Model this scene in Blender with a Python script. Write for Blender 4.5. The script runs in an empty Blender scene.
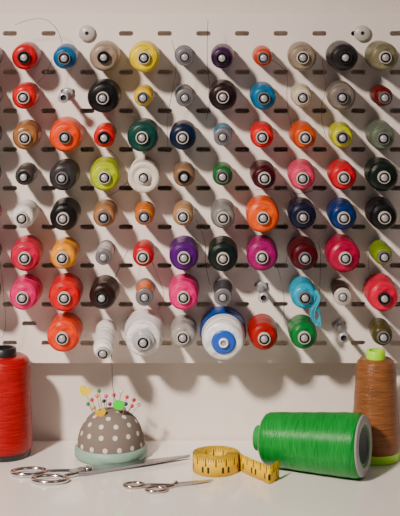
import bpy, bmesh, math, random, colorsys
from mathutils import Vector, Matrix
random.seed(4)
F=1258.0; CY=-1.3; ZT=0.75; H=0.399; ZC=ZT+H
scn=bpy.context.scene
def lin(h,sat=1.0,val=1.0):
    h=h.lstrip('#'); o=[]
    rgb=[int(h[i:i+2],16)/255 for i in (0,2,4)]
    if sat!=1:
        a,b,c=colorsys.rgb_to_hsv(*rgb)
        if b>.3: b=min(1,b*sat)
        if c<.35: c*=.75
        rgb=colorsys.hsv_to_rgb(a,b,min(1,c*val))
    for c in rgb:
        o.append(c/12.92 if c<=.04045 else ((c+.055)/1.055)**2.4)
    return (*o,1)
def T(px,py):            # point on the table top
    d=H*F/(py-60.0); return ((px-200)*d/F, d+CY)
def W(px,py,y):          # point at depth y
    d=y-CY; return Vector(((px-200)*d/F,y,ZC-(py-60)*d/F))
_m={}
def mat(name,col,rough=.5,metal=0,bump=0,bscale=100,var=0,coat=0,spec=.5,sat=1):
    if name in _m: return _m[name]
    m=bpy.data.materials.new(name); m.use_nodes=True; nt=m.node_tree; b=nt.nodes['Principled BSDF']
    c=lin(col,sat); b.inputs['Base Color'].default_value=c
    b.inputs['Roughness'].default_value=rough; b.inputs['Metallic'].default_value=metal
    b.inputs['Coat Weight'].default_value=coat; b.inputs['Specular IOR Level'].default_value=spec
    tc=nt.nodes.new('ShaderNodeTexCoord'); n=nt.nodes.new('ShaderNodeTexNoise')
    n.inputs['Scale'].default_value=bscale; n.inputs['Detail'].default_value=5
    nt.links.new(tc.outputs['Object'],n.inputs['Vector'])
    mx=nt.nodes.new('ShaderNodeMix'); mx.data_type='RGBA'
    mx.inputs[6].default_value=tuple(x*(1-var) for x in c[:3])+(1,); mx.inputs[7].default_value=tuple(min(1,x*(1+var)) for x in c[:3])+(1,)
    nt.links.new(n.outputs['Fac'],mx.inputs[0]); nt.links.new(mx.outputs[2],b.inputs['Base Color'])
    if bump:
        bp=nt.nodes.new('ShaderNodeBump'); bp.inputs['Strength'].default_value=bump; bp.inputs['Distance'].default_value=.001
        nt.links.new(n.outputs['Fac'],bp.inputs['Height']); nt.links.new(bp.outputs[0],b.inputs['Normal'])
    _m[name]=m; return m
def thread(col,zs=520,rough=.32,spec=.55,contrast=1.0):
    k='thread_'+col+str(zs)
    if k in _m: return _m[k]
    m=bpy.data.materials.new(k); m.use_nodes=True; nt=m.node_tree; b=nt.nodes['Principled BSDF']
    c=lin(col,1.4,1.0); b.inputs['Roughness'].default_value=rough; b.inputs['Specular IOR Level'].default_value=spec
    b.inputs['Specular Tint'].default_value=tuple(.4+.6*x for x in c[:3])+(1,)
    tc=nt.nodes.new('ShaderNodeTexCoord')
    facs=[]
    for sg in (.16,-.16):    # two helical winding directions
        mp=nt.nodes.new('ShaderNodeMapping'); mp.vector_type='POINT'
        mp.inputs['Rotation'].default_value=(sg,sg*.7,0)
        sc=nt.nodes.new('ShaderNodeVectorMath'); sc.operation='MULTIPLY'; sc.inputs[1].default_value=(45,45,zs)
        n=nt.nodes.new('ShaderNodeTexNoise'); n.inputs['Scale'].default_value=1; n.inputs['Detail'].default_value=3; n.inputs['Roughness'].default_value=.6
        nt.links.new(tc.outputs['Object'],mp.inputs[0]); nt.links.new(mp.outputs[0],sc.inputs[0]); nt.links.new(sc.outputs[0],n.inputs['Vector']); facs.append(n)
    a=nt.nodes.new('ShaderNodeMath'); a.operation='ADD'
    nt.links.new(facs[0].outputs['Fac'],a.inputs[0]); nt.links.new(facs[1].outputs['Fac'],a.inputs[1])
    mr=nt.nodes.new('ShaderNodeMapRange'); mr.inputs['From Min'].default_value=.72; mr.inputs['From Max'].default_value=1.28
    nt.links.new(a.outputs[0],mr.inputs['Value'])
    mx=nt.nodes.new('ShaderNodeMix'); mx.data_type='RGBA'
    mx.inputs[6].default_value=tuple(x*(1-.5*contrast) for x in c[:3])+(1,); mx.inputs[7].default_value=tuple(min(1,x*(1+.4*contrast)+.001) for x in c[:3])+(1,)
    nt.links.new(mr.outputs[0],mx.inputs[0]); nt.links.new(mx.outputs[2],b.inputs['Base Color'])
    bp=nt.nodes.new('ShaderNodeBump'); bp.inputs['Strength'].default_value=.6*contrast; bp.inputs['Distance'].default_value=.0006
    nt.links.new(mr.outputs[0],bp.inputs['Height']); nt.links.new(bp.outputs[0],b.inputs['Normal'])
    _m[k]=m; return m
def link(o,parent=None):
    scn.collection.objects.link(o)
    if parent: o.parent=parent
    return o
def empty(name,loc=(0,0,0)):
    e=bpy.data.objects.new(name,None); e.empty_display_size=.02; e.location=loc; return link(e)
def meshobj(name,bm,mats,parent=None,smooth=False):
    me=bpy.data.meshes.new(name); bm.to_mesh(me); bm.free()
    for m in mats: me.materials.append(m)
    if smooth:
        for p in me.polygons: p.use_smooth=True
    return link(bpy.data.objects.new(name,me),parent)
def lathe(name,strips,mats,M=Matrix(),parent=None,N=40,wob=0):
    bm=bmesh.new()
    ph=random.random()*6
    for mi,prof in strips:
        rings=[]
        for r,z in prof:
            if r<1e-6: rings.append([bm.verts.new((0,0,z))])
            else: rings.append([bm.verts.new((r*(1+wob*math.sin(3*t+ph+z*90))*math.cos(t),r*(1+wob*math.sin(3*t+ph+z*90))*math.sin(t),z)) for t in [2*math.pi*k/N for k in range(N)]])
        for a,b in zip(rings,rings[1:]):
            for k in range(N):
                k2=(k+1)%N
                if len(a)==1 and len(b)==1: continue
                if len(a)==1: vs=(a[0],b[k2],b[k])
                elif len(b)==1: vs=(a[k],a[k2],b[0])
                else: vs=(a[k],a[k2],b[k2],b[k])
                f=bm.faces.new(vs); f.material_index=mi; f.smooth=True
    o=meshobj(name,bm,mats,parent); o.matrix_basis=M; return o
def box(name,lo,hi,m,parent=None,bev=0):
    bm=bmesh.new(); bmesh.ops.create_cube(bm,size=1)
    for v in bm.verts: v.co=Vector([lo[i]+(v.co[i]+.5)*(hi[i]-lo[i]) for i in range(3)])
    if bev: bmesh.ops.bevel(bm,geom=bm.edges[:],offset=bev,segments=3,affect='EDGES')
    return meshobj(name,bm,[m],parent)
def tube(name,pts,r,m,parent=None,cyc=False,flat=None,res=3,smooth=True):
    cu=bpy.data.curves.new(name,'CURVE'); cu.dimensions='3D'; cu.bevel_depth=r; cu.bevel_resolution=res; cu.use_fill_caps=True
    s=cu.splines.new('NURBS' if smooth else 'POLY'); s.points.add(len(pts)-1)
    for p,q in zip(s.points,pts): p.co=(*q,1)
    s.use_cyclic_u=cyc
    if smooth: s.order_u=3; s.use_endpoint_u=not cyc; s.resolution_u=8
    o=bpy.data.objects.new('tmp',cu); scn.collection.objects.link(o)
    bpy.context.view_layer.update()
    me=bpy.data.meshes.new_from_object(o.evaluated_get(bpy.context.evaluated_depsgraph_get()))
    bpy.data.objects.remove(o)
    me.name=name; me.materials.clear(); me.materials.append(m)
    for p in me.polygons: p.use_smooth=True
    return link(bpy.data.objects.new(name,me),parent)
def prism(name,pts,z0,z1,m,parent=None,M=None):
    bm=bmesh.new(); vs=[bm.verts.new((p[0],p[1],z0)) for p in pts]
    f=bm.faces.new(vs); r=bmesh.ops.extrude_face_region(bm,geom=[f])
    for v in r['geom']:
        if isinstance(v,bmesh.types.BMVert): v.co.z+=z1-z0
    bmesh.ops.recalc_face_normals(bm,faces=bm.faces[:])
    o=meshobj(name,bm,[m],parent)
    if M is not None: o.matrix_basis=M
    return o

# ---------- room ----------
wallm=mat('wall_paint','#e2d7cf',.85,bump=.6,bscale=55,var=.06)
box('wall_back',(-1.6,.022,0),(1.6,.10,2.4),wallm)
box('floor',(-1.6,-2.4,-.05),(1.6,.022,0),mat('floor_wood','#6a4a34',.5,var=.3,bscale=6))
tb=empty('sewing_table')
tm=mat('table_laminate','#eeeae4',.16,bump=.03,bscale=300,var=.02,coat=.5)
box('tabletop',(-.8,-.62,ZT-.03),(.8,.0215,ZT),tm,tb,bev=.003)
for i,(x,y) in enumerate([(-.75,-.57),(.75,-.57),(-.75,-.03),(.75,-.03)]):
    box('leg_%d'%i,(x-.025,y-.025,0),(x+.025,y+.025,ZT-.03),tm,tb,bev=.003)

# ---------- pegboard ----------
pb=empty('pegboard')
bx0,bx1,bz0,bz1=-.30,.34,ZC-.3130,ZC+.0485
cu=bpy.data.curves.new('pb','CURVE'); cu.dimensions='2D'; cu.fill_mode='BOTH'; cu.extrude=.0025
def addspl(pts):
    s=cu.splines.new('POLY'); s.points.add(len(pts)-1)
    for p,q in zip(s.points,pts): p.co=(q[0],q[1],0,1)
    s.use_cyclic_u=True
def rrect(x0,z0,x1,z1,r,n=5):
    o=[]
    for cx,cz,a in ((x1-r,z1-r,0),(x0+r,z1-r,90),(x0+r,z0+r,180),(x1-r,z0+r,270)):
        for k in range(n+1):
            t=math.radians(a+90*k/n); o.append((cx+r*math.cos(t),cz+r*math.sin(t)))
    return o
addspl(rrect(bx0,bz0,bx1,bz1,.008))
def XC(i): return (i-4.5)*.040+.0035
def ZS(r): return ZC+.0075-.040*r
for r in range(8):
    for i in range(-2,13):
        x=XC(i)
        if bx0+.012<x<bx1-.012: addspl(rrect(x-.0075,ZS(r)-.0025,x+.0075,ZS(r)+.0025,.0024))
for r in range(9):
    for i in range(-3,13):
        x=XC(i)+.02; z=ZS(r)+.02
        if bx0+.012<x<bx1-.012: addspl(rrect(x-.0075,z-.0025,x+.0075,z+.0025,.0024))
o=bpy.data.objects.new('t',cu); scn.collection.objects.link(o); bpy.context.view_layer.update()
me=bpy.data.meshes.new_from_object(o.evaluated_get(bpy.context.evaluated_depsgraph_get())); bpy.data.objects.remove(o)
boardm=mat('pegboard_paint','#eae0d8',.42,var=.02,bscale=40,spec=.4)
me.materials.clear(); me.materials.append(boardm)
bo=link(bpy.data.objects.new('panel',me),pb); bo.matrix_basis=Matrix.Translation((0,.0025,0))@Matrix.Rotation(math.pi/2,4,'X')
Mout=lambda x,y,z: Matrix.Translation((x,y,z))@Matrix.Rotation(math.pi/2,4,'X')
cream=mat('knob_plastic','#b5aea8',.35)
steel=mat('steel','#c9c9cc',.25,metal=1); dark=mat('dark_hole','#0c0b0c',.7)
for n,x in enumerate((XC(1)+.02,XC(8)+.024)):
    z=ZS(0)+.02
    lathe('mounting_knob_%d'%n,[(0,[(.004,-.021),(.004,0)]),(0,[(.004,0),(.0085,0),(.0085,.003),(.007,.0045),(.002,.005)]),(1,[(.002,.005),(.0018,.0035),(0,.0035)])],[cream,dark],Mout(x,0,z),pb,24)
    lathe('spacer_%d'%n,[(0,[(.012,-.0215),(.012,-.0052)])],[cream],Mout(x,0,z),pb,24)
for n,x in enumerate((-.18,0.18)):
    lathe('spacer_b%d'%n,[(0,[(.008,-.0215),(.008,-.0052)])],[cream],Mout(x,0,bz0+.01),pb,24)

# ---------- spools on pegs ----------
sp=empty('thread_spools')
tw=mat('spool_plastic_white','#b0a9a2',.35); tg=mat('spool_plastic_grey','#625f63',.4); tk=mat('spool_plastic_black','#1c1b1e',.35)
pegm=mat('peg_plastic','#a4a2a6',.3,metal=.2)
def frame(i,r,tilt=4.8,dz=0.0016):
    t=math.radians(tilt); n=Vector((0,-math.cos(t),-math.sin(t))); x=Vector((1,0,0)); y=n.cross(x)
    M=Matrix((x,y,n)).transposed().to_4x4(); M.translation=Vector((XC(i),-.0006,ZS(r)-dz)); return M
def peg(i,r,M,L=.047):
    lathe('peg_%d_%d'%(r,i),[(0,[(.0023,.0004),(.0023,L-.003),(.0036,L-.003)]),(0,[(.0036,L-.003),(.0036,L-.0005),(.0028,L+.0006),(0,L+.0008)])],[pegm],M,sp,16)
def spool(i,r,col,rad,L=.045,tubec='w',kind='k',tilt=4.8):
    M=frame(i,r,tilt+random.uniform(-1,.8)); M=M@Matrix.Rotation(math.radians(random.uniform(-2,2)),4,'Y')
    R=rad/1000.; tm_={'w':tw,'g':tg,'k':tk}[tubec]; th=thread(col)
    peg(i,r,M,L+.001)
    tr=min(.0064,R*.6); ti=tr-.0012
    if kind=='k':
        Z1=L-.004
        tp=random.choice((.0,.03,.07))
        wind=[(tr,.004),(R*.9,.0045),(R,.008)]
        for k in range(1,9):
            u=k/8; wind.append((R*(1-tp*u)+.0002*math.sin(k*5),.008+(Z1-.015)*u))
        wind+=[(R*(.97-tp),Z1-.004),(R*(.88-tp),Z1-.0015),(max(tr,R*.70),Z1-.0003),(tr,Z1)]
    else:
        Z1=L-.003
        wind=[(R*.82,.005)]+[(R*(.90+.03*math.sin(k*1.1)),.005+(Z1-.007)*k/8) for k in range(9)]+[(R*.8,Z1-.001)]
    strips=[(0,wind),(1,[(tr,Z1-.001),(tr,L-.0006),(tr-.0005,L)]),(1,[(tr-.0005,L),(ti,L)]),(2,[(ti,L),(ti,.006),(.0024,.006)]),(1,[(ti,.002),(R*.8,.002),(R*.8,.0045),(ti,.0045)])]
    if kind=='f':
        strips+=[(1,[(ti,.002),(R,.002),(R,.005),(ti,.005)]),(1,[(tr,Z1-.001),(R*.92,Z1-.001),(R*.92,Z1+.001),(R*.88,Z1+.0018),(tr,Z1+.0018)])]
    lathe('thread_spool_%d_%d'%(r,i),strips,[th,tm_,dark],M,sp,36,.006)
D=[
 [('555055',14,'g'),('b02a38',13.5,'k'),('1d5f86',12,'g'),('8d7a68',15,'k'),('d8bf12',15,'w'),('4b4a50',9.8,'g'),('45204f',12,'k'),('c04a20',10,'g'),('857564',14,'w'),('2c292c',15,'k'),('6f6a50',15,'w')],
 [('6a6560',14,'w'),('c01f2c',12.5,'w'),None,('151416',16,'w'),('d8b418',10,'g'),('39404a',9.8,'g'),('2a1b1f',15,'w'),('17688c',13,'g'),('c8baa0',11,'w'),('6f665e',14,'g'),('5a1c1c',10,'g')],
 [('1c1a1c',14,'w'),('8c6a4c',14,'w'),('dc4a14',17,'g'),('c81e22',11,'k'),('1c4a42',15.5,'w'),('17253f',13.5,'w'),('1f7fa0',9.8,'g'),('cc1f2c',12.5,'w'),('c05018',13,'w'),('b7b81c',12,'g'),('566050',14,'g')],
 [('30353c',13,'w'),('57504b',10,'k'),('3d3a3e',14,'g'),('9fae1c',16,'w'),None,('7c6654',11,'k'),('2c5c38',10.5,'g'),('4a1020',13,'w'),('c8607a',14,'w'),('b81630',13.5,'w'),('14221c',15.5,'w')],
 [('8a2030',13,'w'),('d0ccc8',12,'w'),('131214',14.5,'w'),('94745a',12,'g'),('c07018',10.5,'g'),('a08468',11,'w'),('72706e',13,'w'),('d85a18',16.5,'w'),('1c2038',14,'g'),('16305c',14,'w'),('121216',15,'w')],
 [('3a2a40',13,'w'),('b8204e',15.5,'w'),('e09010',13.5,'w'),('b8b4b0',9,'g'),('b02a3c',11,'w'),('4a1260',15,'w'),('10201c',15,'w'),('8a1660',15.5,'w'),('58101c',15,'g'),('9c1040',16.5,'w'),('708028',10.5,'g')],
 [('606060',13,'w'),('d0307a',15.5,'w'),('c02230',16.5,'w'),('2c1a18',14.5,'k'),('cc6a14',9.8,'g'),('d0287c',16,'w'),('44464c',9.8,'g'),None,('1c9ab8',13,'g'),('33221f',9.8,'w'),('c83c60',16.5,'k')],
 [None,None,('d83c10',16.5,'w'),None,None,('8e8a86',13.5,'w'),None,('94201c',15,'w'),('0f6a34',14,'w'),None,('57522c',10.5,'g')],
]
for r,row in enumerate(D):
    for k,e in enumerate(row):
        if e:
            col,rad,tc_=e
            spool(k-1,r,'#'+col,rad,L=.046 if rad>11 else .042,tubec=tc_,kind='f' if rad<10 else 'k')
def barepeg(i,r):
    M=frame(i,r)
    lathe('bare_peg_%d_%d'%(r,i),[(0,[(.0024,.0004),(.0024,.040),(.005,.040)]),(0,[(.005,.040),(.0055,.0415),(.005,.043),(.003,.0435)]),(1,[(.003,.0435),(.0025,.041),(0,.041)]),(0,[(.0024,.001),(.006,.001),(.006,.003),(.0024,.003)])],[pegm,dark],M,sp,20)
for i,r in ((1,1),(6,6),(8,7)): barepeg(i,r)
M=frame(3,3); peg(3,3,M)
cr=mat('reel_cream','#cbc1b4',.5)
lathe('thread_reel_cream',[(0,[(.006,.004),(.0155,.004),(.0155,.006),(.006,.006)]),(1,[(.0142,.006),(.0144,.038)]),(0,[(.006,.038),(.0155,.038),(.0158,.039),(.0155,.040),(.011,.0404),(.0105,.0396),(.007,.0396),(.0065,.0425),(.005,.0425)]),(2,[(.005,.0425),(.005,.01),(.0024,.01)])],[cr,thread('#c2b8a8'),dark],M,sp,48)
spool(2,7,'#dedad8',10.5,L=.056,tubec='w',tilt=18)
M=frame(3,7,8); peg(3,7,M,.052)
lathe('thread_cone_white',[(0,[(.008,.004),(.019,.004),(.0208,.008),(.0205,.02),(.019,.034),(.0175,.040),(.0155,.0425),(.0115,.0425)]),(1,[(.0115,.0415),(.0112,.0455),(.0098,.046),(.0078,.0462),(.0074,.050),(.0068,.0505),(.0055,.0505)]),(2,[(.0055,.0505),(.005,.01),(.0024,.01)])],[thread('#d8d3d3'),mat('cone_clear','#a0a0a2',.25),dark],M,sp,48)
M=frame(5,7,8); peg(5,7,M,.050)
bl=thread('#14488c'); wt=mat('core_white','#e2dfe0',.4)
lathe('thread_cone_blue',[(0,[(.008,.004),(.021,.004),(.0234,.007),(.0234,.022),(.0222,.026)]),(1,[(.021,.024),(.0220,.027),(.0215,.038),(.0195,.046),(.017,.0475),(.0122,.0475)]),(2,[(.0122,.0473),(.012,.049),(.0105,.0495),(.0048,.0495)]),(3,[(.0048,.0495),(.0046,.052),(.003,.052),(.003,.044),(0,.044)])],[bl,thread('#dddce4'),mat('core_blue','#0c4cb4',.35),wt],M,sp,48)
def strand(pts,col,name='loose_thread',r=.0003):
    tube(name,pts,r,mat('strand_'+col,'#'+col,.6),sp,res=1)
P=lambda px,py,y=-.03: W(px,py,y)
cy='1c9ab8'
for k in range(9):
    a=random.uniform(-3,3); b=random.uniform(-3,3)
    strand([P(300+a,286),P(314+a,288+b,-.04),P(319+b,298,-.042),P(311+a,310+b,-.04),P(314+b,322,-.036),P(318+a,326+b,-.036),P(321,316+a,-.036),P(315+b,306,-.04),P(305,303,-.044)],cy,r=.0005)
L=[('2a2020',[(15,25),(40,14),(60,30),(62,44)]),('302424',[(172,40),(178,60),(172,95),(166,120),(168,150)]),
('403030',[(272,60),(290,70),(285,100),(292,130)]),('3a2a2a',[(255,190),(290,188),(296,196),(315,190)]),
('222222',[(28,90),(45,80),(52,60)]),('2a2226',[(208,20),(206,60),(212,100),(206,120)]),
('402838',[(330,225),(316,240),(322,250),(319,300)]),('333030',[(120,265),(112,285),(122,262),(128,250)]),
('502838',[(275,262),(285,285),(283,322),(290,330)]),('2a2a2a',[(0,262),(5,300),(6,335),(1,338)]),
('332222',[(322,60),(328,90),(318,110),(326,138)]),('443a38',[(372,240),(365,262),(372,285)]),
('302828',[(285,182),(296,205),(302,230),(288,250),(286,262)]),('2a2020',[(110,150),(125,165),(132,186),(100,200)]),
('5a3030',[(152,262),(160,280),(166,300),(158,310)]),('2a2222',[(196,220),(207,240),(204,262),(210,285)])]
for c,pp in L: strand([P(x,y,-.028-.008*math.sin(j*1.7)) for j,(x,y) in enumerate(pp)],c,r=.00025)
strand([P(108,345,-.045),P(112,352,-.05),P(112,372,-.04),P(113,392,-.036),P(116,404,-.033)],'2b2b30',r=.0003)

# ---------- big cones on the table ----------
def cone(name,x,y,r0,r1,h,col,capc,base=None,M=None,hollow=.62,bh=.006):
    cm=capc; th=thread(col,800,.30,.6,.8)
    z0=bh; z1=h-.008
    wind=[(r0*.55,z0-.001),(r0*.93,z0-.001),(r0,z0+.004)]
    for k in range(1,13):
        u=k/12; wind.append((r0+(r1-r0)*u**1.2+.0002*math.sin(k*4),z0+.004+(z1-z0-.010)*u))
    wind+=[(r1*.94,z1-.003),(r1*.80,z1-.0005),(r1*.5,z1)]
    tr=r1*.5; hb=r0*hollow
    strips=[(0,wind),(1,[(tr,z1-.001),(tr*.96,h-.001),(tr*.9,h),(tr*.7,h)]),(1,[(tr*.7,h),(tr*.7,.01),(0,.01)]),
            (2,[(r0*.94,z0),(r0*.94,.001),(r0*.9,0),(hb,0)]),(2,[(hb,0),(hb*.86,h*.5),(hb*.5,h*.55),(0,h*.55)])]
    if M is None: M=Matrix.Translation((x,y,ZT+.0002))
    return lathe(name,strips,[th,cm,base or cm],M,None,72,.002)
red=cone('thread_cone',-.1985,-.027,.0290,.0262,.108,'#a2040c',tk,tk)
neon=mat('neon_plastic','#a8e800',.35)
brown=cone('thread_cone',.176,-.041,.0245,.0195,.1085,'#7e5c42',neon,neon,bh=.009)
gp=mat('cone_core_grey','#9a9c9c',.45)
A=Vector((.157,-.100,0)); B=Vector((.063,-.060,0)); r0,r1=.0305,.0255; Lg=.108
dirv=(B-A).normalized()
slope=math.asin((r0-r1)/Lg)
axis=Vector((dirv.x*math.cos(slope),dirv.y*math.cos(slope),-math.sin(slope)))
side=Vector((-dirv.y,dirv.x,0)); up=axis.cross(side)
M=Matrix((side,up,axis)).transposed().to_4x4(); M.translation=Vector((A.x,A.y,ZT+r0+.0003))
green=cone('thread_cone',0,0,r0,r1,Lg+.002,'#06802f',mat('cone_core_green','#1c8a3a',.4),gp,M,hollow=.66,bh=.002)

# ---------- pincushion ----------
pcx,pcy=(111-200)*1.268/F,-.031
pc=empty('pincushion',(pcx,pcy,ZT)); R=.0345; Hh=.041
prof=[(R*1.0*math.cos(t)**.8 if t<math.pi/2 else 0,.006+Hh*math.sin(t)**.95 if t>0 else .006) for t in [math.pi/2*k/16 for k in range(17)]]; prof[-1]=(0,prof[-1][1])
lathe('cushion_dome',[(0,prof)],[mat('cushion_fabric','#72675f',.85,bump=.4,bscale=900,var=.15)],Matrix(),pc,48)
lathe('ribbon_band',[(0,[(0,.0005),(R*1.0,.0005),(R*1.06,.002),(R*1.065,.006),(R*1.055,.010),(R*.97,.0125)])],[mat('ribbon_mint','#86a896',.5,bump=.4,bscale=500,var=.1)],Matrix(),pc,48)
bm=bmesh.new()
def dome(phi,t):
    return Vector((R*math.cos(t)**.8*math.cos(phi),R*math.cos(t)**.8*math.sin(phi),.006+Hh*math.sin(t)**.95))
for row,(t,n) in enumerate([(.20,15),(.50,14),(.80,11),(1.08,7),(1.33,4)]):
    for k in range(n):
        ph=2*math.pi*(k+.5*(row%2))/n+.2*row; c=dome(ph,t)
        e=.01; du=(dome(ph+e,t)-c).normalized(); dv=(dome(ph,t+e)-c).normalized(); nn=du.cross(dv).normalized()
        ring=[]
        for q in range(14):
            a=2*math.pi*q/14; ring.append(bm.verts.new(c+du*.0025*math.cos(a)+dv*.0025*math.sin(a)+nn*.00005))
        cen=bm.verts.new(c+nn*.0005)
        for q in range(14): bm.faces.new((ring[q],ring[(q+1)%14],cen))
meshobj('polka_dots',bm,[mat('dot_white','#d0c9c2',.8)],pc,True)
def toL(px,py,y): 
    w=W(px,py,y); return w-Vector((pcx,pcy,ZT))
pins=[(92,400,'e8202a'),(106,396,'d84070'),(127,397,'d81828'),(132,406,'d01c30'),(126,404,'2c1c60'),(110,404,'8a2070'),(97,396,'f07810'),(121,392,'e8e4e0'),(134,400,'a81424'),(104,401,'1c1c20'),(88,404,'2a8a40'),(114,395,'d02040'),(124,409,'e82030'),(94,408,'f0c020'),(139,405,'d8a0a8'),(117,410,'e8e4e0'),(99,391,'2a8a40')]
for n,(px,py,c) in enumerate(pins):
    h=toL(px,py,pcy+random.uniform(-.014,.010)); b=Vector((h.x*.55,h.y*.6,.034))
    tube('pin_shaft_%d'%n,[b,(b+h)/2,h],.00035,steel,pc,res=1,smooth=False)
    bm=bmesh.new(); bmesh.ops.create_uvsphere(bm,u_segments=14,v_segments=9,radius=.0020)
    o=meshobj('pin_head_%d'%n,bm,[mat('pinhead_'+c,'#'+c,.25)],pc,True); o.location=h
def flatpin(n,px,py,c,kind,s,rot):
    y=pcy-.014; h=toL(px,py,y); b=Vector((h.x*.5,h.y*.6,.034))
    tube('flat_pin_shaft_%d'%n,[b,(b+h)/2,h],.00035,steel,pc,res=1,smooth=False)
    if kind=='heart':
        pts=[]
        for k in range(32):
            t=2*math.pi*k/32; pts.append((s*(16*math.sin(t)**3)/16,s*(13*math.cos(t)-5*math.cos(2*t)-2*math.cos(3*t)-math.cos(4*t))/16))
    else: pts=rrect(-s,-s*.85,s,s*.85,s*.45)
    M=Matrix.Translation(h)@Matrix.Rotation(rot,4,'Y')@Matrix.Rotation(math.radians(96),4,'X')
    prism('flat_pin_head_%d'%n,pts,-.0008,.0008,mat('flatpin_'+c,'#'+c,.6,spec=.1),pc,M)
flatpin(0,85,391,'e8cc00','heart',.0064,.4)
flatpin(1,101,413,'d8b000','heart',.0055,-.3)
flatpin(2,119,405,'20e000','sq',.0052,.2)
flatpin(3,100,419,'d83060','heart',.0035,.3)

# ---------- scissors ----------
def Tv(px,py,z): x,y=T(px,py); return Vector((x,y,ZT+z))
def scissors(name,loops,pivot,tips,backs,bw,th,rr,m,m2):
    e=empty(name,Tv(*pivot,0)); o0=Tv(*pivot,0)
    for n,(cx,cy,ax_,ay_,ang) in enumerate(loops):
        c=Tv(cx,cy,.0)-o0; pts=[]
        for k in range(14):
            t=2*math.pi*k/14; u=ax_*math.cos(t); v=ay_*math.sin(t)
            pts.append((c.x+u*math.cos(ang)-v*math.sin(ang),c.y+u*math.sin(ang)+v*math.cos(ang),rr+.0004))
        tube('handle_loop_%d'%n,pts,rr,m2,e,cyc=True,res=4)
        d=(Vector((0,0,0))-c); d.normalize(); st=c+d*(ax_*.95)
        pr=Vector((-d.y,d.x,0)); sgn=1 if n==0 else -1
        tube('shank_%d'%n,[st+Vector((0,0,rr)),(st*.6)+pr*sgn*.002+Vector((0,0,rr)),Vector((0,0,th*(n+.8)))],rr*1.05,m2,e,res=4)
    for n,tp in enumerate(tips):
        t=Tv(*tp,0)-o0; d=t.normalized(); p=Vector((-d.y,d.x,0)); L_=t.length
        b=-d*backs
        pts=[b+p*bw*.25,b*.3+p*bw*.6*1,d*L_*.15+p*bw*(.55),d*L_*.6+p*bw*.4,t+p*.0002,t-p*.0002,d*L_*.6-p*bw*.4,d*L_*.15-p*bw*.55,b*.3-p*bw*.6,b-p*bw*.25]
        z0=.0006+n*th
        prism('blade_%d'%n,[(q.x,q.y) for q in pts],z0,z0+th,m,e)
    lathe('pivot_screw',[(0,[(bw*.36,0),(bw*.36,th*2+.002),(bw*.28,th*2+.0028),(0,th*2+.003)])],[m2],Matrix(),e,20)
bs=mat('blade_steel','#a4a4a8',.22,metal=1,var=.1,bscale=80); hs=mat('handle_steel','#d4d2d2',.14,metal=1)
scissors('fabric_scissors',[(29,474.5,.0165,.0095,.12),(50,482,.0165,.0095,.0)],(88,473),[(190,457),(188,460)],.018,.0135,.0018,.0022,bs,hs)
gs=mat('embroidery_scissor_metal','#c8bcb2',.16,metal=1)
scissors('embroidery_scissors',[(134,487,.0095,.0062,.1),(156,491.5,.0095,.0062,.1)],(176,486.5),[(213,481),(210,483)],.004,.005,.0012,.0015,gs,gs)

# ---------- tape measure ----------
tm_=bpy.data.materials.new('tape_yellow'); tm_.use_nodes=True; nt=tm_.node_tree; b=nt.nodes['Principled BSDF']; b.inputs['Roughness'].default_value=.5; b.inputs['Specular IOR Level'].default_value=.25
uv=nt.nodes.new('ShaderNodeUVMap'); sx=nt.nodes.new('ShaderNodeSeparateXYZ'); nt.links.new(uv.outputs[0],sx.inputs[0])
def mth(op,a,b_=None,c=None):
    n=nt.nodes.new('ShaderNodeMath'); n.operation=op
    for i,v in enumerate((a,b_,c)):
        if v is None: continue
        if isinstance(v,(int,float)): n.inputs[i].default_value=v
        else: nt.links.new(v,n.inputs[i])
    return n.outputs[0]
u=sx.outputs[0]; v=sx.outputs[1]
t1=mth('MULTIPLY',mth('LESS_THAN',mth('FRACT',mth('MULTIPLY',u,100)),.13),mth('GREATER_THAN',v,.55))
t2=mth('MULTIPLY',mth('LESS_THAN',mth('FRACT',mth('MULTIPLY',u,400)),.3),mth('GREATER_THAN',v,.82))
fr=mth('FRACT',mth('MULTIPLY',u,50))
num=mth('MULTIPLY',mth('LESS_THAN',mth('ABSOLUTE',mth('SUBTRACT',fr,.55)),.2),mth('LESS_THAN',mth('ABSOLUTE',mth('SUBTRACT',v,.35)),.17))
hol=mth('GREATER_THAN',mth('ABSOLUTE',mth('SUBTRACT',fr,.55)),.09)
num=mth('MULTIPLY',num,hol)
al=mth('MINIMUM',mth('ADD',mth('ADD',t1,t2),num),1)
mx=nt.nodes.new('ShaderNodeMix'); mx.data_type='RGBA'; mx.inputs[6].default_value=lin('#e0b400'); mx.inputs[7].default_value=lin('#141005')
nt.links.new(al,mx.inputs[0]); nt.links.new(mx.outputs[2],b.inputs['Base Color'])
path=[]; cx,cyy=T(216,471.5); cyy+=.004
turns=9
for k in range(turns*40+1):
    a=2*math.pi*k/40; rr=.0105+.0118*k/(turns*40)
    path.append((cx+rr*1.04*math.cos(-a),cyy+rr*math.sin(-a)))
ex,ey=path[-1]
ctrl=[Vector((ex,ey)),Vector((ex+.002,ey-.006)),Vector(T(252,477)),Vector(T(262,481)),Vector(T(270,484)),Vector(T(279,478))]
ctrl=[Vector(path[-2])]+ctrl+[ctrl[-1]+(ctrl[-1]-ctrl[-2])]
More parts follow.
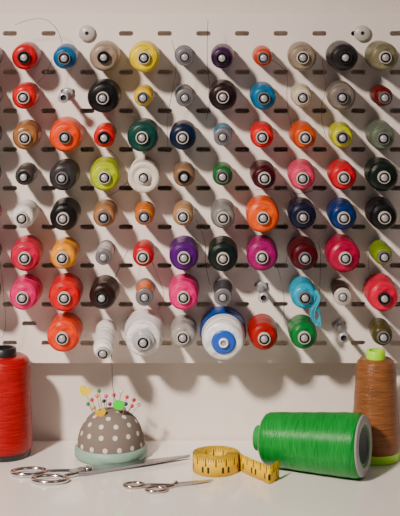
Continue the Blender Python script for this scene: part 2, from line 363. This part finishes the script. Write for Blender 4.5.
for j in range(1,len(ctrl)-2):
    for s in range(1,11):
        t=s/10; p0,p1,p2,p3=ctrl[j-1:j+3]
        q=.5*((2*p1)+(-p0+p2)*t+(2*p0-5*p1+4*p2-p3)*t*t+(-p0+3*p1-3*p2+p3)*t**3); path.append((q.x,q.y))
bm=bmesh.new(); uvl=bm.loops.layers.uv.new('UVMap'); acc=0; prev=None
for k,(x,y) in enumerate(path):
    if prev: acc+=math.hypot(x-path[k-1][0],y-path[k-1][1])
    a=bm.verts.new((x,y,ZT+.0004)); c=bm.verts.new((x,y,ZT+.0172))
    if prev:
        f=bm.faces.new((prev[0],a,c,prev[1])); f.smooth=True
        for lp,uvv in zip(f.loops,((prev[2],0),(acc,0),(acc,1),(prev[2],1))): lp[uvl].uv=uvv
    prev=(a,c,acc)
tp=meshobj('tape_measure',bm,[tm_])
so=tp.modifiers.new('s','SOLIDIFY'); so.thickness=.0006; so.offset=0

# ---------- light ----------
def area(name,loc,target,size,power,col,spread=math.pi):
    l=bpy.data.lights.new(name,'AREA'); l.shape='DISK'; l.size=size; l.energy=power; l.color=col; l.spread=spread
    o=bpy.data.objects.new(name,l); o.location=loc; o.rotation_euler=(Vector(target)-Vector(loc)).to_track_quat('-Z','Y').to_euler(); return link(o)
area('key_lamp',(-.70,-1.10,1.80),(-.02,-.05,.84),.14,4.1,(1,.86,.75),math.radians(54))
area('fill_light',(.5,-1.6,2.3),(0,0,.9),.5,2.0,(1,.88,.84))  # unseen weak fill light, high right behind the camera, no fixture modelled
w=bpy.data.worlds.new('World'); scn.world=w; w.use_nodes=True
w.node_tree.nodes['Background'].inputs[0].default_value=(1,.92,.92,1); w.node_tree.nodes['Background'].inputs[1].default_value=.085
cam=bpy.data.cameras.new('Camera'); co=bpy.data.objects.new('Camera',cam); link(co)
co.location=(0,CY,ZC); co.rotation_euler=(math.pi/2,0,0)
cam.sensor_fit='VERTICAL'; cam.sensor_height=36; cam.sensor_width=36; cam.lens=F/516*36; cam.shift_y=-198/516; cam.clip_start=.01
cam.dof.use_dof=True; cam.dof.focus_distance=1.255; cam.dof.aperture_fstop=8
scn.camera=co
